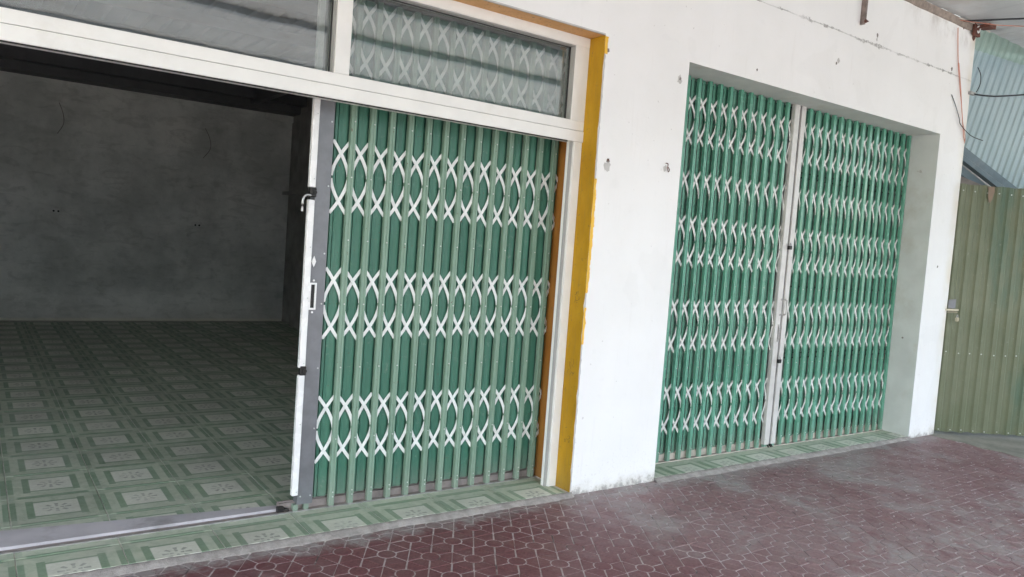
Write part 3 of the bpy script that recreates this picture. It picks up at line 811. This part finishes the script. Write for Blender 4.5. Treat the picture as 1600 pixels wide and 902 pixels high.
bm = bmesh.new(); box(bm, .745, 4.094, .291, .298, .0205, .072); box(bm, .745, 4.094, .322, .329, .0205, .072); box(bm, .745, 4.094, .298, .322, .0205, .030)
mk('rail', off(bm, t2.location), MT['track2'], t2)
mk('rail_edge', off(nb(.745, 4.094, .2475, .2535, .0145, .027), t2.location), MT['track2'], t2)
mk('rail_base', off(nb(.745, 4.094, .2537, .290, .0145, .0235), t2.location), MT['track'], t2)
mk('head_rail', off(nb(.745, 4.094, .345, .40, 2.70, 2.8275), t2.location), MT['deep'], t2)

# ================================================================== fittings and damage on the front wall
def chip(x, z, r, seed, mat='chip', t=.002, y=0., name='plaster_chip'):
    rr = random.Random(seed); bm = bmesh.new()
    P = [(r * rr.uniform(.55, 1.2) * math.cos(a), 1.25 * r * rr.uniform(.55, 1.2) * math.sin(a)) for a in [2 * math.pi * k / 13 for k in range(13)]]
    prism(bm, P, lambda p, k: Vector((x + p[0], y + (.002 if k == 0 else -t), z + p[1])))
    return mk(name, bm, MT[mat], wall)
chip(.092, 2.065, .030, 1); chip(.095, 2.10, .013, 2, 'hole', .0035); chip(.092, 2.105, .007, 22, 'rust', .006)
chip(.60, 2.11, .018, 3); chip(.662, 2.70, .024, 4); chip(.665, 2.703, .009, 14, 'hole', .0035)
chip(1.436, 2.906, .008, 5, 'hole'); chip(2.41, 3.16, .017, 6); chip(2.385, 3.135, .011, 7, 'hole', .003)
chip(2.917, 3.465, .016, 8, 'hole'); chip(2.915, 3.43, .012, 18); chip(4.18, 3.43, .016, 9, 'hole'); chip(.024, 2.76, .011, 10, 'hole')
chip(4.30, 1.62, .010, 11, 'hole')
t = thing('wall_hook', 'small bent iron wall hook on the white pier near the right bay', 'hook', (.60, 0, 2.11))
bm = bmesh.new(); tube(bm, spline([(0, .01, .035), (0, -.02, .03), (-.008, -.028, .0), (.004, -.025, -.022), (.018, -.02, -.008), (.014, -.012, .01)], 5), .0032, 6); mk('hook_bar', bm, MT['rust'], t)
t = thing('bracket_stub', 'rusty steel bracket hanging from the canopy against the white wall', 'bracket', (2.67, -.02, 3.5))
bm = bmesh.new(); box(bm, -.022, -.004, -.018, .018, -.01, .48); box(bm, .006, .012, -.014, .014, .012, .48)
mk('bracket_bar', bm, plain('brownish_old_steel', (.24, .19, .17), .7, .2, var=.3, scale=20), t)
bm = bmesh.new(); disc(bm, (-.012, -.019, .012), (0, -1, 0), .014, .012, 6); disc(bm, (.014, -.019, .02), (1, 0, 0), .006, .016, 6); mk('bolt', bm, MT['rust'], t)
# anchor in the far reveal
bm = bmesh.new(); disc(bm, (4.0955, .14, 2.49), (-1, 0, 0), .012, .012, 8); tube(bm, [(4.085, .14, 2.49), (4.084, .17, 2.492)], .004, 5); mk('anchor_bolt', bm, MT['chip'], wall)
bm = bmesh.new(); disc(bm, (4.0955, .15, .93), (-1, 0, 0), .009, .004, 8); mk('anchor_bolt', bm, MT['hole'], wall)

# ================================================================== CANOPY
can = thing('canopy', 'grey sheet metal canopy roof over the pavement in front of the shop', 'canopy', (0, 0, 3.9))
bm = bmesh.new()
CS = .035
for i in range(18):
    x0 = -9.2 + i * 1.0
    corrug(bm, (x0, -.004, .0 + .003 * (i % 2)), (1, 0, 0), (0, -1, CS), 1.06, lambda s: (0, 8.6), .25, -.005)
mk('roof_sheet', bm, MT['can'], can)
for k, y in enumerate((-1.5, -3.9, -5.6, -8.5)):
    z = -.0 - y * CS
    mk('purlin', nb(-9.2, 8, y - .05, y + .05, z - .075, z - .006), MT['purlin'], can)
for x in (-7.2, -3.4, .4, 5.3, 7.8):
    bm = bmesh.new(); P = [(-.05, -.002 - .120), (-8.55, -.09 + 8.55 * CS), (-8.55, -.24 + 8.55 * CS), (-.05, -.27)]
    if x == .4 or x == 5.3: continue
    prism(bm, P, lambda p, k: Vector((x + .09 * k, p[0], p[1]))); mk('rafter', bm, MT['purlin'], can)
mk('sun_leak_strip', nb(-9.2, 8.5, -.09, -.001, .045, .06), MT['can'], can)  # unseen strip added to stop sun leaking between canopy and wall
mk('fascia', nb(-9.2, 8.5, -8.63, -8.6, .17, .36), MT['blue'], can)
for x in (-7.16, 7.84):
    mk('canopy_post', nb(x - .05, x + .05, -6.7, -6.6, -3.905, .02), MT['purlin'], can)
# wall plate under the canopy: stained ledge, rusted corner bracket, cables
bm = bmesh.new(); rows = []
for i in range(120):
    x = -6.2 + 10.72 * i / 119; h = .012 * noise.noise(Vector((x * 5, 0, 2))); d_ = .012 * abs(noise.noise(Vector((x * 7, 3, 0))))
    rows.append([bm.verts.new(p) for p in ((x, .01, 3.825 + h), (x, -.012 - d_, 3.832 + h), (x, -.020 - d_, 3.870), (x, -.022, 3.892), (x, .01, 3.892))])
for a, b in zip(rows, rows[1:]):
    for k in range(5): bm.faces.new((a[k], b[k], b[(k+1) % 5], a[(k+1) % 5]))
mk('mortar_ledge', bm, concrete('stained_mortar', (.30, .25, .215), 14), wall)
t = thing('corner_bracket', 'rusted iron bracket at the top corner of the white wall under the canopy', 'bracket', (4.50, -.02, 3.86))
bm = bmesh.new(); box(bm, -.06, .05, -.020, .0, -.075, .03); box(bm, -.02, .10, -.13, -.0205, -.006, .022)
prism(bm, [(-.02, -.02), (-.12, .02), (-.02, .02)], lambda p, k: Vector((.03 + .01 * k, p[0] - .0, p[1])))
for v in bm.verts: v.co += Vector((noise.noise(v.co * 30) * .012, noise.noise(v.co * 27 + Vector((5, 0, 0))) * .012, noise.noise(v.co * 25) * .014))
mk('plate', bm, MT['rust'], t)
bm = bmesh.new(); tube(bm, spline([(-.03, -.03, .0), (-.01, -.045, .012), (.004, -.04, -.02), (-.012, -.035, -.05), (-.02, -.03, -.03)], 4), .006, 6); mk('hook', bm, MT['white'], t)
for v, (x, z) in enumerate(((4.30, 3.855), (4.52, 3.80))):
    chip(x, z, .035, 40 + v, 'rust', .004, name='rust_stain')
def cable(name, pts, r, mat, lb, cat='cable', group=None):
    bm = bmesh.new(); P = [Vector(p) for p in pts]; tube(bm, spline([p - P[0] for p in P], 6), r, 6)
    o = mk(name, bm, MT[mat], None, P[0], smooth=True); tag(o, lb, cat, group); return o
cable('cable', [(4.26, -.02, 3.875), (4.40, -.30, 3.868), (4.50, -.45, 3.872), (4.62, -.75, 3.885), (5.4, -2.2, 3.90)], .008, 'cabb', 'thick black cable running out under the canopy from the wall corner')
cable('cable', [(4.20, -.02, 3.868), (4.36, -.16, 3.850), (4.62, -.40, 3.836), (5.6, -1.6, 3.80)], .004, 'cabr', 'thin reddish cable just below the thick black cable under the canopy')
cable('wire', [(4.18, -.025, 3.905 - .02), (4.45, -.035, 3.89), (4.72, -.05, 3.868)], .006, 'cabw', 'pale stiff wire along the wall top to the rusted corner', 'wire')
cable('cable', [(4.56, -.005, 3.272), (4.70, -.10, 3.262), (4.9, -.22, 3.285), (5.9, -.66, 3.47), (7.2, -1.2, 3.75)], .008, 'cabb', 'black cable leaving the building corner across the teal sheet')
cable('wire', [(4.60, -.03, 3.520), (4.63, -.05, 3.45), (4.635, -.05, 3.36), (4.62, -.03, 3.29)], .004, 'cabb', 'short looped black wire standing above the cable clamp at the corner', 'wire')
bm = bmesh.new(); box(bm, -.02, .07, -.02, .01, -.012, .014); t = thing('cable_clamp', 'small metal clamp holding the black cable at the wall corner', 'clamp', (4.55, -.01, 3.272)); mk('clamp_body', bm, MT['steel'], t)
cable('wire', [(4.189, -.012, 3.80), (4.247, -.012, 3.545), (4.321, -.014, 3.325), (4.408, -.016, 3.104), (4.496, -.014, 2.88), (4.545, -.010, 2.815)], .0042, 'cabr', 'long faded red wire running down the white wall corner', 'wire')
cable('wire', [(4.28, -.010, 3.50), (4.35, -.02, 3.26), (4.43, -.02, 3.02), (4.52, -.02, 2.86), (4.54, -.012, 2.80)], .0030, 'cabr', 'thinner red wire twisted beside the long one at the corner', 'wire')
cable('wire', [(4.214, -.006, 3.202), (4.294, -.012, 3.116), (4.379, -.016, 3.011), (4.416, -.018, 2.957), (4.56, -.05, 2.875), (4.70, -.10, 2.842)], .0038, 'cabb', 'dark loose wire end sticking out past the wall corner below the cable', 'wire')

# ================================================================== GATE and the neighbour's sheets
gd = Vector((.857, -.515, 0)).normalized()
gt = thing('sheet_metal_gate', 'olive green corrugated metal gate standing beside the white wall corner', 'gate', (4.57, .02, .03))
bm = bmesh.new()
corrug(bm, (0, 0, 0), gd, (0, 0, 1), 2.6, lambda s: (.004 + .004 * math.sin(s * 40), 2.395 + .004 * math.sin(s * 31)), .120, .018, [(0, 0), (.08, 0), (.15, .4), (.22, 1), (.55, 1), (.62, .4), (.69, 0), (.84, .15), (.93, 0)])
mk('gate_sheet', bm, MT['gate'], gt)
gn = Vector((gd.y, -gd.x, 0))      # towards the street
if gn.y > 0: gn = -gn
for z in (.22, 1.2, 2.28):
    P = -gn * .012; bm = bmesh.new()
    prism(bm, [(z - .02, 0), (z + .02, 0), (z + .02, .04), (z - .02, .04)], lambda p, k: Vector((0, 0, p[0])) - gn * (.010 + p[1]) + gd * (2.6 * k))
    mk('gate_rail', bm, MT['deep'], gt)
bm = bmesh.new()
for z in (.025, .78, 2.33):
    for k in range(21): disc(bm, gd * (.046 + .12 * k + random.uniform(-.006, .006)) + Vector((0, 0, z + random.uniform(-.006, .006))) + gn * .0175, gn, .0065, .005 + (.0 if k % 2 else .0), 6)
mk('rivets', bm, MT['rivet'], gt, kind='stuff')
bm = bmesh.new()
P = [(.285, 2.385), (.345, 2.392), (.352, 2.34), (.335, 2.27), (.318, 2.235), (.302, 2.24), (.290, 2.30)]
prism(bm, P, lambda p, k: gd * p[0] + Vector((0, 0, p[1])) + gn * (.027 + .003 * k)); mk('tape_patch', bm, MT['tape'], gt)
bm = bmesh.new()
prism(bm, [(.01, 1.205), (.085, 1.205), (.085, 1.295), (.01, 1.285)], lambda p, k: gd * p[0] + Vector((0, 0, p[1])) + gn * (.027 + .003 * k)); mk('patch_plate', bm, MT['plate'], gt)
bm = bmesh.new()
prism(bm, [(-.02, 1.178), (.115, 1.185), (.115, 1.200), (-.02, 1.196)], lambda p, k: gd * p[0] + Vector((0, 0, p[1])) + gn * (.031 + .006 * k))
tube(bm, [gd * .01 + gn * .03 + Vector((0, 0, 1.165)), gd * .10 + gn * .04 + Vector((0, 0, 1.170))], .007, 7)
mk('latch_bar', bm, MT['brass'], gt)
t = thing('padlock', 'brass padlock on the latch of the olive green gate', 'padlock', Vector((4.575, -.03, 1.17)) + gd * .045 + gn * .045)
bm = bmesh.new(); box(bm, -.022, .022, -.010, .010, -.055, -.018); bmesh.ops.bevel(bm, geom=bm.edges[:], offset=.004, segments=2, affect='EDGES'); mk('lock_body', bm, MT['brass'], t)
bm = bmesh.new(); tube(bm, [(-.014 * math.cos(a), 0, -.018 + .026 * math.sin(a)) for a in [math.pi * k / 8 for k in range(9)]], .0035, 6); mk('shackle', bm, MT['steel'], t)
# teal corrugated sheeting of the neighbour, above the gate
bd = Vector((.90, -.44, 0)).normalized()
tp = Vector((5.542, .433, 4.4))
nb1 = thing('teal_sheet_cladding', 'pale teal corrugated sheet cladding of the neighbouring roof above the gate', 'cladding', tp)
def vf(s):
    q = s + 0.0
    return (0, 1.28 + .53 * q)
bm = bmesh.new(); corrug(bm, (-.0, 0, 0), bd, (0, 0, -1), 3.2, vf, .078, .014, [(0, 0), (.25, 0), (.42, 1), (.68, 1), (.85, 0)], shear=-.26)
mk('sheet', bm, MT['blue'], nb1)
bn = Vector((bd.y, -bd.x, 0)); bn = bn if bn.y < 0 else -bn
bm = bmesh.new(); corrug(bm, bn * .010, bd, (0, 0, -1), 3.2, lambda s: (0, .44 + .16 * s), .078, .014, [(0, 0), (.25, 0), (.42, 1), (.68, 1), (.85, 0)], shear=-.26)
mk('upper_sheet', bm, MT['flash'], nb1)
# descending girders, timber and a dark wall under the sheeting
def sloped(name, s0, z0, s1_, z1, h, d, mat, outy=0.):
    bm = bmesh.new()
    o = Vector((5.2, .6, 0))
    pr = [(0, 0), (d, 0), (d, h), (0, h)]
    prism(bm, pr, lambda p, k: bd * (s1_ if k else s0) + Vector((0, 0, (z1 if k else z0) + p[1])) + bn * (outy - p[0]))
    return bm
gb = thing('roof_edge_frame', 'blue-grey steel frame along the lower edge of the teal sheeting', 'roof frame', (5.45, .47, 0))
for nm, z, h, d, mat, oy in (('edge_girder', 2.855, .085, .05, 'girder', .035), ('gutter', 2.775, .055, .07, 'girder', .07), ('lower_girder', 2.655, .09, .05, 'girder', .02)):
    bm = sloped(nm, -.6, z + .0 + .6 * .555, 3.0, z - 3.0 * .555, h, d, mat, oy)
    mk(nm, bm, MT[mat], gb)
bm = sloped('rivet_line', -.6, 2.838 + .6 * .555, 3.0, 2.838 - 3.0 * .555, .012, .004, 'rivet', .04); mk('bright_edge', bm, MT['rivet'], gb)
nw = thing('neighbour_wall', 'dark neighbouring wall with timber posts behind the green gate', 'wall', (6, 1.2, 0))
mk('wall_face', off(nb(XR + .01, 12, 1.2, 1.45, -.4, 5.0), nw.location), MT['dark_conc'], nw)
mk('sun_block_cover', off(nb(XR + .001, 12, -.32, 1.199, 4.28, 4.34), nw.location), MT['beam'], nw)  # unseen cover added to keep direct sun off the teal sheet
mk('sun_block_board', off(nb(XR + .001, 12, -.34, -.321, 3.95, 4.34), nw.location), MT['beam'], nw)  # unseen board added to block light bouncing off the canopy top
mk('timber', off(nb(5.5, 5.58, .72, .82, 0, 3.0), nw.location), MT['rust'], nw)
bm = bmesh.new(); prism(bm, [(2.34, 0), (2.44, 0), (2.44, .06), (2.34, .06)], lambda p, k: Vector((4.6 + 2.6 * k, .62 - .9 * k + p[1], p[0] + .32 - .6 * k)))
mk('timber_board', off(bm, nw.location), MT['wood'], nw)

# ================================================================== across the street (seen only in reflections and as bounce)
far = thing('far_shop_row', 'pale row of two-storey shops across the street', 'building', (0, -22, 0))
mk('far_wall', nb(-30, 30, -6, 0, 0, 6.5), MT['facade'], far)
w0 = None
for i in range(14):
    for z in (.1, 3.9):
        if w0 is None: w0 = mk('window', nb(-1.2, 1.2, 0, .06, 0, 1.9), MT['fglass'], far, (-28 + 4.2 * i, 0, z))
        else: inst(w0, far, (-28 + 4.2 * i, 0, z))
